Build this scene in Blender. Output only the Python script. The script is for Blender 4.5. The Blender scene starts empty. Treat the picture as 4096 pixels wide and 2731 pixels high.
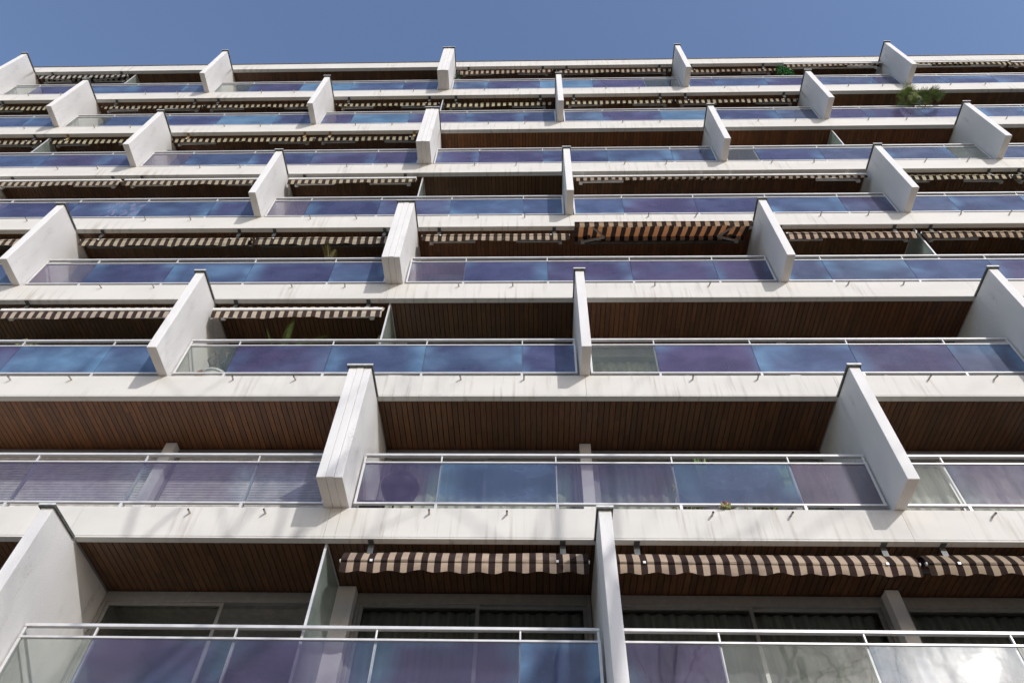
import bpy, bmesh, math, random
from mathutils import Vector, Matrix
R = math.radians
rnd = random.Random(7)
scene = bpy.context.scene
COL = scene.collection

# ------------------------------------------------------------------ camera
YAW, PITCH, ROLL, FPX = -0.0462657, 0.9109596, 0.0344758, 2945.46
CAM = Vector((0.0, -7.985, -0.9705))
fwd = Vector((math.sin(YAW)*math.cos(PITCH), math.cos(YAW)*math.cos(PITCH), math.sin(PITCH)))
rgt = Vector((math.cos(YAW), -math.sin(YAW), 0)); upv = rgt.cross(fwd)
r2 = rgt*math.cos(ROLL) + upv*math.sin(ROLL); u2 = -rgt*math.sin(ROLL) + upv*math.cos(ROLL)
cd = bpy.data.cameras.new('camera'); cam = bpy.data.objects.new('camera', cd); COL.objects.link(cam)
cam.matrix_world = Matrix(((r2.x, u2.x, -fwd.x, CAM.x), (r2.y, u2.y, -fwd.y, CAM.y), (r2.z, u2.z, -fwd.z, CAM.z), (0, 0, 0, 1)))
cd.sensor_width = 36; cd.sensor_fit = 'HORIZONTAL'; cd.lens = 36*FPX/4096; cd.clip_start = 0.05; cd.clip_end = 3000
scene.camera = cam

# ------------------------------------------------------------------ light
SUNV = Vector((0.386, -0.62, 0.336)).normalized()          # towards the sun
ELEV = math.asin(SUNV.z); AZ = math.atan2(SUNV.x, SUNV.y)   # clockwise from +Y
world = bpy.data.worlds.new('World'); scene.world = world; world.use_nodes = True
wn, wl = world.node_tree.nodes, world.node_tree.links
wn.clear()
wo = wn.new('ShaderNodeOutputWorld'); bg = wn.new('ShaderNodeBackground')
sky = wn.new('ShaderNodeTexSky'); sky.sky_type = 'NISHITA'; sky.sun_disc = False
sky.sun_elevation = ELEV; sky.sun_rotation = AZ; sky.air_density = 1.5; sky.dust_density = 1.2; sky.ozone_density = 2.2
bg.inputs[1].default_value = 0.15
# white clouds low over the street side of the sky (they show in the railing glass)
tc = wn.new('ShaderNodeTexCoord'); mp = wn.new('ShaderNodeMapping'); mp.inputs['Scale'].default_value = (1, 1, 2.2)
nz = wn.new('ShaderNodeTexNoise'); nz.inputs['Scale'].default_value = 2.6; nz.inputs['Detail'].default_value = 7; nz.inputs['Roughness'].default_value = .6
cr = wn.new('ShaderNodeMapRange'); cr.interpolation_type = 'SMOOTHSTEP'; cr.inputs[1].default_value = .50; cr.inputs[2].default_value = .66
sp = wn.new('ShaderNodeSeparateXYZ')
m1 = wn.new('ShaderNodeMapRange'); m1.interpolation_type = 'SMOOTHSTEP'; m1.inputs[1].default_value = .60; m1.inputs[2].default_value = .42
m2 = wn.new('ShaderNodeMapRange'); m2.interpolation_type = 'SMOOTHSTEP'; m2.inputs[1].default_value = .05; m2.inputs[2].default_value = -.35
mu = wn.new('ShaderNodeMath'); mu.operation = 'MULTIPLY'; mv = wn.new('ShaderNodeMath'); mv.operation = 'MULTIPLY'
mx = wn.new('ShaderNodeMix'); mx.data_type = 'RGBA'; mx.inputs[7].default_value = (7.0, 7.2, 7.6, 1)
wl.new(tc.outputs['Generated'], mp.inputs[0]); wl.new(mp.outputs[0], nz.inputs['Vector']); wl.new(nz.outputs[0], cr.inputs[0])
wl.new(tc.outputs['Generated'], sp.inputs[0]); wl.new(sp.outputs[2], m1.inputs[0]); wl.new(sp.outputs[1], m2.inputs[0])
wl.new(m1.outputs[0], mu.inputs[0]); wl.new(m2.outputs[0], mu.inputs[1]); wl.new(mu.outputs[0], mv.inputs[0]); wl.new(cr.outputs[0], mv.inputs[1])
tn = wn.new('ShaderNodeMix'); tn.data_type = 'RGBA'; tn.blend_type = 'MULTIPLY'; tn.inputs[0].default_value = 1; tn.inputs[7].default_value = (1.02, .99, 1.13, 1)
wl.new(sky.outputs[0], tn.inputs[6]); wl.new(mv.outputs[0], mx.inputs[0]); wl.new(tn.outputs[2], mx.inputs[6]); wl.new(mx.outputs[2], bg.inputs[0]); wl.new(bg.outputs[0], wo.inputs[0])
sd = bpy.data.lights.new('sun', 'SUN'); sd.energy = 2.3; sd.angle = R(.65); sd.color = (1, .962, .91)
so = bpy.data.objects.new('sun', sd); COL.objects.link(so); so.rotation_euler = SUNV.to_track_quat('Z', 'Y').to_euler(); so.location = (30, -50, 40)
scene.view_settings.view_transform = 'Standard'; scene.view_settings.look = 'None'; scene.view_settings.exposure = .2; scene.view_settings.gamma = 1
cy = scene.cycles
cy.max_bounces = 10; cy.diffuse_bounces = 5; cy.glossy_bounces = 4; cy.transmission_bounces = 6; cy.transparent_max_bounces = 24
cy.use_denoising = True; cy.sample_clamp_indirect = 6

# ------------------------------------------------------------------ dimensions
H, HF, D = 2.8, 0.514, 0.62        # storey height, slab face, fin projection
SW = 1.25                          # window line behind the slab face
X0, X1 = -21.5, 19.6
EVEN = [-17.36, -10.40, -2.76, 4.90, 11.81, 18.75]
ODD = [-20.9, -13.88, -6.30, .835, 8.38, 15.35]
JOINT = -2.76
POST_EVEN = [-19.9, -18.6, -16.4, -14.73, -13.07, -11.4, -9.17, -7.49, -5.83, -4.13, -1.40, .285, 1.98, 3.67, 5.88, 7.54, 9.2, 10.86, 13.08, 14.73, 16.4, 17.6]
POST_ODD = [-19.6, -18.0, -16.6, -15.1, -12.61, -10.92, -9.25, -7.58, -5.29, -3.60, -1.92, -.22, 2.10, 3.78, 5.46, 7.14, 9.64, 11.28, 12.95, 14.3]
def fins(row): return EVEN if row % 2 == 0 else ODD
def posts(row): return POST_EVEN if row % 2 == 0 else POST_ODD
def dx(row): return -0.016*(row-5)   # the building's slight lean, measured from the fins
def halfw(x): return .177 if abs(x-JOINT) < .05 else .081

# ------------------------------------------------------------------ node helpers
def new_mat(name):
    m = bpy.data.materials.new(name); m.use_nodes = True
    nt = m.node_tree; nt.nodes.clear()
    out = nt.nodes.new('ShaderNodeOutputMaterial')
    return m, nt.nodes, nt.links, out
def N(n, t, **k):
    x = n.new(t)
    for a, b in k.items(): setattr(x, a, b)
    return x
def mapped(n, l, scale=(1, 1, 1), coord='Object', loc=None):
    t = N(n, 'ShaderNodeTexCoord'); m = N(n, 'ShaderNodeMapping'); m.inputs['Scale'].default_value = scale
    l.new(t.outputs[coord], m.inputs[0])
    if loc is not None: m.inputs['Location'].default_value = loc
    return m.outputs[0]
def noise(n, l, vec, scale, detail=4, rough=.55, dist=0):
    t = N(n, 'ShaderNodeTexNoise'); t.inputs['Scale'].default_value = scale; t.inputs['Detail'].default_value = detail
    t.inputs['Roughness'].default_value = rough; t.inputs['Distortion'].default_value = dist
    if vec is not None: l.new(vec, t.inputs['Vector'])
    return t.outputs[0]
def ramp(n, l, v, a, b, lo=0., hi=1., smooth=True):
    m = N(n, 'ShaderNodeMapRange'); m.interpolation_type = 'SMOOTHSTEP' if smooth else 'LINEAR'
    m.inputs[1].default_value = a; m.inputs[2].default_value = b; m.inputs[3].default_value = lo; m.inputs[4].default_value = hi
    l.new(v, m.inputs[0]); return m.outputs[0]
def math2(n, l, op, a, b=None):
    m = N(n, 'ShaderNodeMath', operation=op)
    for i, v in enumerate((a, b)):
        if v is None: continue
        if isinstance(v, (int, float)): m.inputs[i].default_value = v
        else: l.new(v, m.inputs[i])
    return m.outputs[0]
def mixc(n, l, f, a, b, mode='MIX'):
    m = N(n, 'ShaderNodeMix', data_type='RGBA', blend_type=mode)
    if isinstance(f, (int, float)): m.inputs[0].default_value = f
    else: l.new(f, m.inputs[0])
    for i, v in ((6, a), (7, b)):
        if isinstance(v, tuple): m.inputs[i].default_value = (*v[:3], 1)
        else: l.new(v, m.inputs[i])
    return m.outputs[2]
def principled(n, l, out, col, rough=.6, metal=0., bump=None, bstr=.3, bdist=.01, spec=.5):
    p = N(n, 'ShaderNodeBsdfPrincipled')
    if isinstance(col, tuple): p.inputs['Base Color'].default_value = (*col[:3], 1)
    else: l.new(col, p.inputs['Base Color'])
    if isinstance(rough, (int, float)): p.inputs['Roughness'].default_value = rough
    else: l.new(rough, p.inputs['Roughness'])
    p.inputs['Metallic'].default_value = metal; p.inputs['Specular IOR Level'].default_value = spec
    if bump is not None:
        b = N(n, 'ShaderNodeBump'); b.inputs['Strength'].default_value = bstr; b.inputs['Distance'].default_value = bdist
        l.new(bump, b.inputs['Height']); l.new(b.outputs[0], p.inputs['Normal'])
    l.new(p.outputs[0], out.inputs[0]); return p
def plain(name, col, rough=.6, metal=0., var=.12, scale=9, spec=.5):
    m, n, l, o = new_mat(name)
    v = noise(n, l, mapped(n, l), scale, 5)
    c = mixc(n, l, ramp(n, l, v, .35, .7), tuple(x*(1-var) for x in col), tuple(min(1, x*(1+var)) for x in col))
    principled(n, l, o, c, rough, metal, spec=spec); return m

# ------------------------------------------------------------------ materials
def fresnel(n, l):
    # thin sheet: reflect on the face that is entered only
    f = N(n, 'ShaderNodeFresnel'); f.inputs[0].default_value = 1.5
    g = N(n, 'ShaderNodeNewGeometry')
    return math2(n, l, 'MULTIPLY', f.outputs[0], math2(n, l, 'SUBTRACT', 1., g.outputs['Backfacing']))
def mat_slab():
    m, n, l, o = new_mat('painted_concrete')
    big = noise(n, l, mapped(n, l, (.35, .35, .9)), 1.6, 4)
    streak = noise(n, l, mapped(n, l, (3.2, 1, .22)), 2.2, 6, .62)
    fine = noise(n, l, mapped(n, l), 60, 3)
    c = mixc(n, l, ramp(n, l, big, .3, .72), (.62, .610, .574), (.685, .673, .636))
    # rain streaks gathering in irregular patches
    patch = noise(n, l, mapped(n, l, (.5, .5, .5), loc=(3, 1, 8)), 1.1, 3)
    f = math2(n, l, 'MULTIPLY', ramp(n, l, streak, .50, .70), ramp(n, l, patch, .42, .62))
    c = mixc(n, l, math2(n, l, 'MULTIPLY', f, .7), c, (.34, .30, .25))
    c = mixc(n, l, ramp(n, l, fine, .3, .7, 0, .05), c, (.5, .47, .43))
    principled(n, l, o, c, .75, bump=fine, bstr=.12, bdist=.004); return m
def mat_stucco():
    m, n, l, o = new_mat('white_stucco')
    grain = noise(n, l, mapped(n, l), 55, 4, .7)
    big = noise(n, l, mapped(n, l, (1, .8, .45)), 2.3, 5)
    geo = N(n, 'ShaderNodeNewGeometry'); sx = N(n, 'ShaderNodeSeparateXYZ'); l.new(geo.outputs['Normal'], sx.inputs[0])
    c = mixc(n, l, ramp(n, l, big, .35, .7), (.71, .712, .71), (.77, .77, .768))
    dirt = noise(n, l, mapped(n, l, (1, 1.4, .35)), 3.1, 7, .65)
    spots = noise(n, l, mapped(n, l), 26, 5, .75)
    f = math2(n, l, 'MULTIPLY', ramp(n, l, dirt, .55, .74), ramp(n, l, spots, .38, .60))
    c = mixc(n, l, math2(n, l, 'MULTIPLY', f, .6), c, (.36, .36, .32))
    # water stain running down under the coping where the slab meets the wall
    t = N(n, 'ShaderNodeTexCoord'); s3 = N(n, 'ShaderNodeSeparateXYZ'); l.new(t.outputs['Object'], s3.inputs[0]); oi = N(n, 'ShaderNodeObjectInfo')
    wob = noise(n, l, mapped(n, l, (1, 1, 1)), 5, 5, .7)
    yy = math2(n, l, 'ABSOLUTE', math2(n, l, 'ADD', s3.outputs[1], math2(n, l, 'SUBTRACT', math2(n, l, 'MULTIPLY', wob, .16), .06)))
    run = math2(n, l, 'MULTIPLY', ramp(n, l, yy, .075, .0), ramp(n, l, s3.outputs[2], 1.15, 2.25))
    run = math2(n, l, 'MULTIPLY', run, ramp(n, l, oi.outputs['Random'], .25, .9, 0, .85))
    c = mixc(n, l, run, c, (.26, .25, .22))
    # bare gritty underside with dark aggregate pits
    pit = noise(n, l, mapped(n, l), 42, 6, .85)
    under = ramp(n, l, sx.outputs[2], -.6, -.9)
    cu = mixc(n, l, ramp(n, l, pit, .57, .66), (.70, .66, .61), (.22, .19, .16))
    c = mixc(n, l, under, c, cu)
    principled(n, l, o, c, .85, bump=grain, bstr=.55, bdist=.006); return m
def mat_soffit():
    m, n, l, o = new_mat('stained_pine_boards')
    t = N(n, 'ShaderNodeTexCoord'); s = N(n, 'ShaderNodeSeparateXYZ'); l.new(t.outputs['Object'], s.inputs[0])
    pl = math2(n, l, 'FLOOR', math2(n, l, 'DIVIDE', s.outputs[0], .0925))
    seg = math2(n, l, 'FLOOR', math2(n, l, 'ADD', math2(n, l, 'MULTIPLY', s.outputs[1], .8), math2(n, l, 'MULTIPLY', pl, .37)))
    oi = N(n, 'ShaderNodeObjectInfo')
    w = N(n, 'ShaderNodeTexWhiteNoise', noise_dimensions='3D'); cv = N(n, 'ShaderNodeCombineXYZ')
    l.new(pl, cv.inputs[0]); l.new(seg, cv.inputs[1]); l.new(oi.outputs['Random'], cv.inputs[2]); l.new(cv.outputs[0], w.inputs['Vector'])
    grain = noise(n, l, mapped(n, l, (26, 1.3, 4)), 3.0, 7, .65, .3)
    wear = noise(n, l, mapped(n, l, (.9, .6, .6)), 1.4, 4)
    c = mixc(n, l, w.outputs[0], (.085, .037, .014), (.150, .064, .022))
    c = mixc(n, l, ramp(n, l, grain, .38, .72, 0, .75), c, (.040, .018, .009))
    c = mixc(n, l, ramp(n, l, wear, .5, .8, 0, .6), c, (.058, .034, .022))
    kn = N(n, 'ShaderNodeTexVoronoi', feature='F1'); kn.inputs['Scale'].default_value = 3.4
    l.new(mapped(n, l, (2.2, .8, 1)), kn.inputs['Vector'])
    c = mixc(n, l, ramp(n, l, kn.outputs['Distance'], .10, .035, 0, .85), c, (.03, .014, .008))
    c = mixc(n, l, 1., c, oi.outputs['Color'], 'MULTIPLY')
    principled(n, l, o, c, ramp(n, l, grain, .3, .7, .38, .55), bump=grain, bstr=.15, bdist=.003); return m
def mat_fabric(name, dark, light, trans, pitch=.174):
    m, n, l, o = new_mat(name)
    t = N(n, 'ShaderNodeTexCoord'); s = N(n, 'ShaderNodeSeparateXYZ'); l.new(t.outputs['Object'], s.inputs[0])
    fr = math2(n, l, 'FRACT', math2(n, l, 'DIVIDE', s.outputs[0], pitch))
    st = math2(n, l, 'GREATER_THAN', fr, .5)
    v = noise(n, l, mapped(n, l, (1.2, 3, 3)), 4, 5)
    lt = mixc(n, l, ramp(n, l, v, .35, .7), tuple(x*.86 for x in light), light)
    oi = N(n, 'ShaderNodeObjectInfo'); dirt = noise(n, l, mapped(n, l, (.9, 2, 2)), 2.3, 6, .65)
    c = mixc(n, l, st, dark, lt); c = mixc(n, l, ramp(n, l, dirt, .48, .75, 0, .35), c, (.16, .13, .11)); c = mixc(n, l, 1., c, oi.outputs['Color'], 'MULTIPLY')
    d = N(n, 'ShaderNodeBsdfDiffuse'); l.new(c, d.inputs[0])
    tr = N(n, 'ShaderNodeBsdfTranslucent'); l.new(mixc(n, l, st, tuple(x*.35 for x in dark), trans), tr.inputs[0])
    mx_ = N(n, 'ShaderNodeMixShader'); mx_.inputs[0].default_value = .42
    l.new(d.outputs[0], mx_.inputs[1]); l.new(tr.outputs[0], mx_.inputs[2]); l.new(mx_.outputs[0], o.inputs[0]); return m
def mat_glass():
    # coloured laminated panes: object colour = film colour, alpha = how milky the film is
    m, n, l, o = new_mat('tinted_laminated_glass')
    oi = N(n, 'ShaderNodeObjectInfo'); t = N(n, 'ShaderNodeTexCoord')
    off = N(n, 'ShaderNodeVectorMath', operation='SCALE'); off.inputs[0].default_value = (31.7, 17.3, 47.1); l.new(oi.outputs['Random'], off.inputs['Scale'])
    ad = N(n, 'ShaderNodeVectorMath', operation='ADD'); l.new(t.outputs['Object'], ad.inputs[0]); l.new(off.outputs[0], ad.inputs[1])
    st = N(n, 'ShaderNodeMapping'); st.inputs['Scale'].default_value = (.8, 1, 1.25); l.new(ad.outputs[0], st.inputs[0])
    v = noise(n, l, st.outputs[0], .62, 1, .4)
    g = N(n, 'ShaderNodeSeparateXYZ'); l.new(t.outputs['Generated'], g.inputs[0])
    ex = math2(n, l, 'ABSOLUTE', math2(n, l, 'SUBTRACT', g.outputs[0], .5))
    ez = math2(n, l, 'ABSOLUTE', math2(n, l, 'SUBTRACT', g.outputs[2], .5))
    v2 = noise(n, l, st.outputs[0], 1.1, 1, .4)
    edge = math2(n, l, 'MULTIPLY', ramp(n, l, ex, .25, .5), ramp(n, l, v2, .38, .66))
    low = math2(n, l, 'MULTIPLY', ramp(n, l, ez, .3, .5), ramp(n, l, v2, .46, .7, 0, .5))
    lift = math2(n, l, 'MAXIMUM', ramp(n, l, v, .50, .86), math2(n, l, 'MAXIMUM', edge, low))
    hue = N(n, 'ShaderNodeAttribute', attribute_type='OBJECT', attribute_name='lift')
    lift = math2(n, l, 'MULTIPLY', lift, hue.outputs['Fac'])
    base = oi.outputs['Color']
    col = mixc(n, l, lift, base, (.19, .37, .58))
    mot = noise(n, l, st.outputs[0], 1.9, 3, .5, .3)
    col = mixc(n, l, 1., col, mixc(n, l, ramp(n, l, mot, .3, .72), (.82, .83, .86), (1.16, 1.14, 1.10)), 'MULTIPLY')
    fine = noise(n, l, mapped(n, l, (1, 1, 1)), 22, 6, .7)
    col = mixc(n, l, ramp(n, l, fine, .5, .85, 0, .12), col, (.6, .6, .65))
    spk = noise(n, l, ad.outputs[0], 95, 2, .5)
    col = mixc(n, l, ramp(n, l, spk, .77, .80, 0, .3), col, (.8, .8, .78))
    pe = N(n, 'ShaderNodeAttribute', attribute_type='OBJECT', attribute_name='peel')
    blot = ramp(n, l, noise(n, l, mapped(n, l, (2.2, 1, 1), loc=(.3, 0, .55)), 3.4, 4, .5, .8), .52, .55)
    pm = math2(n, l, 'MULTIPLY', math2(n, l, 'MULTIPLY', blot, pe.outputs['Fac']), ramp(n, l, g.outputs[0], .45, .55))
    col = mixc(n, l, pm, col, (.26, .27, .42))
    haze = oi.outputs['Alpha']
    low = math2(n, l, 'LESS_THAN', haze, .62)
    haze = math2(n, l, 'MULTIPLY', haze, math2(n, l, 'SUBTRACT', 1., math2(n, l, 'MULTIPLY', math2(n, l, 'MULTIPLY', lift, low), .75)))
    haze = math2(n, l, 'MULTIPLY', haze, ramp(n, l, mot, .3, .7, .9, 1.1))
    tint = mixc(n, l, haze, (.97, .99, .96), mixc(n, l, .35, (.42, .36, .58), base))
    d = N(n, 'ShaderNodeBsdfDiffuse'); l.new(col, d.inputs[0])
    tl = N(n, 'ShaderNodeBsdfTranslucent'); l.new(col, tl.inputs[0])
    dt = N(n, 'ShaderNodeMixShader'); dt.inputs[0].default_value = .12; l.new(d.outputs[0], dt.inputs[1]); l.new(tl.outputs[0], dt.inputs[2])
    tr = N(n, 'ShaderNodeBsdfTransparent'); l.new(tint, tr.inputs[0])
    a = N(n, 'ShaderNodeMixShader'); l.new(haze, a.inputs[0]); l.new(tr.outputs[0], a.inputs[1]); l.new(dt.outputs[0], a.inputs[2])
    gl = N(n, 'ShaderNodeBsdfGlossy'); gl.inputs['Roughness'].default_value = .025
    gw = N(n, 'ShaderNodeBsdfGlossy'); gw.inputs['Roughness'].default_value = .27; gw.inputs['Color'].default_value = (1, 1, 1, 1)
    gm = N(n, 'ShaderNodeMixShader'); l.new(ramp(n, l, noise(n, l, mapped(n, l, (1.5, 1, .5)), 3.2, 5, .65),   .38, .68, .10, .30), gm.inputs[0]); l.new(gl.outputs[0], gm.inputs[1]); l.new(gw.outputs[0], gm.inputs[2])
    bp = N(n, 'ShaderNodeBump'); bp.inputs['Strength'].default_value = .02; bp.inputs['Distance'].default_value = .05
    l.new(noise(n, l, st.outputs[0], 3.0, 2), bp.inputs['Height']); l.new(bp.outputs[0], gl.inputs['Normal'])
    b = N(n, 'ShaderNodeMixShader'); l.new(fresnel(n, l), b.inputs[0]); l.new(a.outputs[0], b.inputs[1]); l.new(gm.outputs[0], b.inputs[2])
    l.new(b.outputs[0], o.inputs[0]); return m
def mat_window():
    m, n, l, o = new_mat('window_glass')
    tr = N(n, 'ShaderNodeBsdfTransparent'); tr.inputs[0].default_value = (.80, .82, .80, 1)
    gl = N(n, 'ShaderNodeBsdfGlossy'); gl.inputs['Roughness'].default_value = .01
    b = N(n, 'ShaderNodeMixShader'); l.new(fresnel(n, l), b.inputs[0]); l.new(tr.outputs[0], b.inputs[1]); l.new(gl.outputs[0], b.inputs[2])
    l.new(b.outputs[0], o.inputs[0]); return m
def mat_frost():
    m, n, l, o = new_mat('frosted_glass')
    v = noise(n, l, mapped(n, l, (1, 1, 1)), 2.2, 4)
    c = mixc(n, l, ramp(n, l, v, .35, .65), (.42, .50, .46), (.56, .62, .58))
    d = N(n, 'ShaderNodeBsdfDiffuse'); l.new(c, d.inputs[0]); t = N(n, 'ShaderNodeBsdfTranslucent'); l.new(c, t.inputs[0])
    a = N(n, 'ShaderNodeMixShader'); a.inputs[0].default_value = .5; l.new(d.outputs[0], a.inputs[1]); l.new(t.outputs[0], a.inputs[2])
    tr = N(n, 'ShaderNodeBsdfTransparent'); tr.inputs[0].default_value = (.7, .8, .76, 1)
    b = N(n, 'ShaderNodeMixShader'); b.inputs[0].default_value = .22; l.new(a.outputs[0], b.inputs[1]); l.new(tr.outputs[0], b.inputs[2])
    gl = N(n, 'ShaderNodeBsdfGlossy'); gl.inputs['Roughness'].default_value = .2
    e = N(n, 'ShaderNodeMixShader'); l.new(fresnel(n, l), e.inputs[0]); l.new(b.outputs[0], e.inputs[1]); l.new(gl.outputs[0], e.inputs[2])
    l.new(e.outputs[0], o.inputs[0]); return m
def mat_curtain():
    m, n, l, o = new_mat('curtain_cloth')
    oi = N(n, 'ShaderNodeObjectInfo')
    v = noise(n, l, mapped(n, l, (14, 1, .3)), 1.4, 3)
    c = mixc(n, l, ramp(n, l, v, .3, .7), (.62, .62, .60), (.9, .9, .88))
    c = mixc(n, l, 1., c, oi.outputs['Color'], 'MULTIPLY')
    principled(n, l, o, c, .9); return m
def mat_leaf(name, a, b):
    m, n, l, o = new_mat(name)
    v = noise(n, l, mapped(n, l), 7, 4)
    c = mixc(n, l, ramp(n, l, v, .35, .65), a, b)
    p = principled(n, l, o, c, .45)
    tl = N(n, 'ShaderNodeBsdfTranslucent'); l.new(c, tl.inputs[0])
    s = N(n, 'ShaderNodeMixShader'); s.inputs[0].default_value = .25; l.new(p.outputs[0], s.inputs[1]); l.new(tl.outputs[0], s.inputs[2]); l.new(s.outputs[0], o.inputs[0])
    return m
def mat_ground():
    m, n, l, o = new_mat('asphalt')
    v = noise(n, l, mapped(n, l), 35, 6, .7); b = noise(n, l, mapped(n, l), .25, 4)
    c = mixc(n, l, ramp(n, l, v, .35, .7), (.10, .095, .085), (.17, .16, .14)); c = mixc(n, l, ramp(n, l, b, .4, .7, 0, .5), c, (.24, .21, .17))
    principled(n, l, o, c, .85, bump=v, bstr=.4); return m
M = dict(
    slab=mat_slab(), stucco=mat_stucco(), soffit=mat_soffit(), glass=mat_glass(), window=mat_window(), frost=mat_frost(), curtain=mat_curtain(),
    alu=plain('anodised_aluminium', (.68, .68, .68), .4, .2, .06, 5), white=plain('white_lacquered_metal', (.78, .77, .74), .4, 0, .05),
    zinc=plain('shaded_weathered_zinc', (.085, .09, .085), .55, .3, .4, 14), edge=plain('pale_metal_edge', (.72, .72, .70), .4, .1, .1),  # zinc colour holds moss and the shadow under the coping overhang
    dark=plain('dark_board', (.022, .014, .010), .9), bracket=plain('grey_steel', (.10, .11, .11), .5, .3, .25), ochre=plain('rusty_steel', (.34, .24, .11), .7, 0, .25),
    armgrey=plain('grey_painted_arm', (.45, .44, .42), .45, .2, .1), frame=plain('window_frame_metal', (.30, .30, .29), .45, .3, .08),
    room=plain('room_plaster', (.42, .40, .37), .9), shutter=plain('roller_shutter_plastic', (.72, .71, .69), .6), wall=plain('base_wall', (.45, .43, .40), .9),
    bounce_floor=plain('brown_bounce_floor', (.15, .105, .075), .6, 0, .2, 3), pipe=plain('plastic_pipe', (.42, .39, .35), .6, 0, .2), terracotta=plain('terracotta', (.36, .12, .06), .85, 0, .2), pot=plain('white_pot', (.7, .7, .68), .5),
    black=plain('black_lacquer', (.02, .02, .022), .4), lime=plain('lime_painted_steel', (.42, .45, .05), .5), bark=plain('tree_bark', (.10, .085, .07), .9, 0, .3, 12),
    fabA=mat_fabric('brown_beige_canvas', (.060, .043, .038), (.68, .55, .41), (.24, .12, .06)),
    fabB=mat_fabric('brown_cream_canvas', (.095, .070, .065), (.82, .72, .58), (.30, .16, .08)), fabO=mat_fabric('sun_bleached_canvas', (.060, .043, .038), (.62, .47, .34), (.36, .14, .05), .204),
    fabC=mat_fabric('brown_white_canvas', (.045, .030, .033), (.68, .68, .64), (.45, .40, .30), .19),
    fabD=mat_fabric('black_yellow_canvas', (.030, .026, .022), (.74, .65, .46), (.22, .14, .07)),
    palm=mat_leaf('palm_leaf', (.06, .10, .015), (.17, .22, .05)), ivy=mat_leaf('bright_leaf', (.02, .12, .02), (.05, .26, .05)),
    frond=mat_leaf('yellowish_frond', (.10, .10, .02), (.22, .19, .05)), cactus=mat_leaf('cactus_skin', (.16, .20, .06), (.32, .33, .12)),
    pink=plain('pink_petals', (.16, .04, .06), .6), ground=mat_ground(), turq=plain('turquoise_plastic', (.25, .6, .6), .4), red=plain('red_plastic', (.40, .05, .05), .5),
)

# ------------------------------------------------------------------ mesh helpers
def box(bm, x0, x1, y0, y1, z0, z1, mi=0):
    v = [bm.verts.new(p) for p in ((x0, y0, z0), (x1, y0, z0), (x1, y1, z0), (x0, y1, z0), (x0, y0, z1), (x1, y0, z1), (x1, y1, z1), (x0, y1, z1))]
    for f in ((3, 2, 1, 0), (4, 5, 6, 7), (0, 1, 5, 4), (1, 2, 6, 5), (2, 3, 7, 6), (3, 0, 4, 7)):
        bm.faces.new([v[i] for i in f]).material_index = mi
def prism_x(bm, prof, x0, x1):
    """profile of (y, z), counter-clockwise seen from +x, extruded along x"""
    a = [bm.verts.new((x0, y, z)) for y, z in prof]; b = [bm.verts.new((x1, y, z)) for y, z in prof]
    k = len(prof)
    for i in range(k): bm.faces.new((a[i], a[(i+1) % k], b[(i+1) % k], b[i]))
    bm.faces.new(list(reversed(a))); bm.faces.new(b)
def tube(bm, pts, rad, seg=8, cap=True):
    rings = []
    for i, p in enumerate(pts):
        p = Vector(p); q = Vector(pts[min(i+1, len(pts)-1)]) - Vector(pts[max(i-1, 0)])
        q.normalize(); s = q.orthogonal().normalized() if abs(q.z) > .9 else q.cross(Vector((0, 0, 1))).normalized()
        t = s.cross(q); r = rad[i] if isinstance(rad, (list, tuple)) else rad
        rings.append([bm.verts.new(p + (s*math.cos(a) + t*math.sin(a))*r) for a in (2*math.pi*j/seg for j in range(seg))])
    for a, b in zip(rings, rings[1:]):
        for j in range(seg): bm.faces.new((a[j], a[(j+1) % seg], b[(j+1) % seg], b[j]))
    if cap and seg > 2:
        bm.faces.new(list(reversed(rings[0]))); bm.faces.new(rings[-1])
def bar(bm, p, q, w, h):
    """rectangular bar between two points: w across, h vertical"""
    p, q = Vector(p), Vector(q); d = (q-p).normalized(); s = d.cross(Vector((0, 0, 1)))
    if s.length < 1e-4: s = Vector((1, 0, 0))
    s.normalize(); t = s.cross(d); A = []
    for c in (p, q): A += [bm.verts.new(c + s*(a*w/2) + t*(b*h/2)) for a, b in ((-1, -1), (1, -1), (1, 1), (-1, 1))]
    for f in ((0, 1, 2, 3), (7, 6, 5, 4), (0, 4, 5, 1), (1, 5, 6, 2), (2, 6, 7, 3), (3, 7, 4, 0)): bm.faces.new([A[i] for i in f])
def lathe(bm, prof, cx=0, cy_=0, seg=16):
    rings = [[bm.verts.new((cx + r*math.cos(2*math.pi*j/seg), cy_ + r*math.sin(2*math.pi*j/seg), z)) for j in range(seg)] for r, z in prof]
    for a, b in zip(rings, rings[1:]):
        for j in range(seg): bm.faces.new((a[j], a[(j+1) % seg], b[(j+1) % seg], b[j]))
    bm.faces.new(list(reversed(rings[0]))); bm.faces.new(rings[-1])
def obj(name, bm, mat, parent=None, loc=(0, 0, 0), smooth=False, bevel=0, color=None, flip=True):
    if flip: bmesh.ops.recalc_face_normals(bm, faces=bm.faces[:])
    me = bpy.data.meshes.new(name); bm.to_mesh(me); bm.free()
    for x in (mat if isinstance(mat, list) else [mat]): me.materials.append(x)
    if smooth:
        for p in me.polygons: p.use_smooth = True
    o = bpy.data.objects.new(name, me); COL.objects.link(o); o.location = loc
    if parent is not None: o.parent = parent
    if color: o.color = color
    if bevel:
        b = o.modifiers.new('bevel', 'BEVEL'); b.width = bevel; b.segments = 2; b.limit_method = 'ANGLE'
    return o
def BM(): return bmesh.new()
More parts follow.
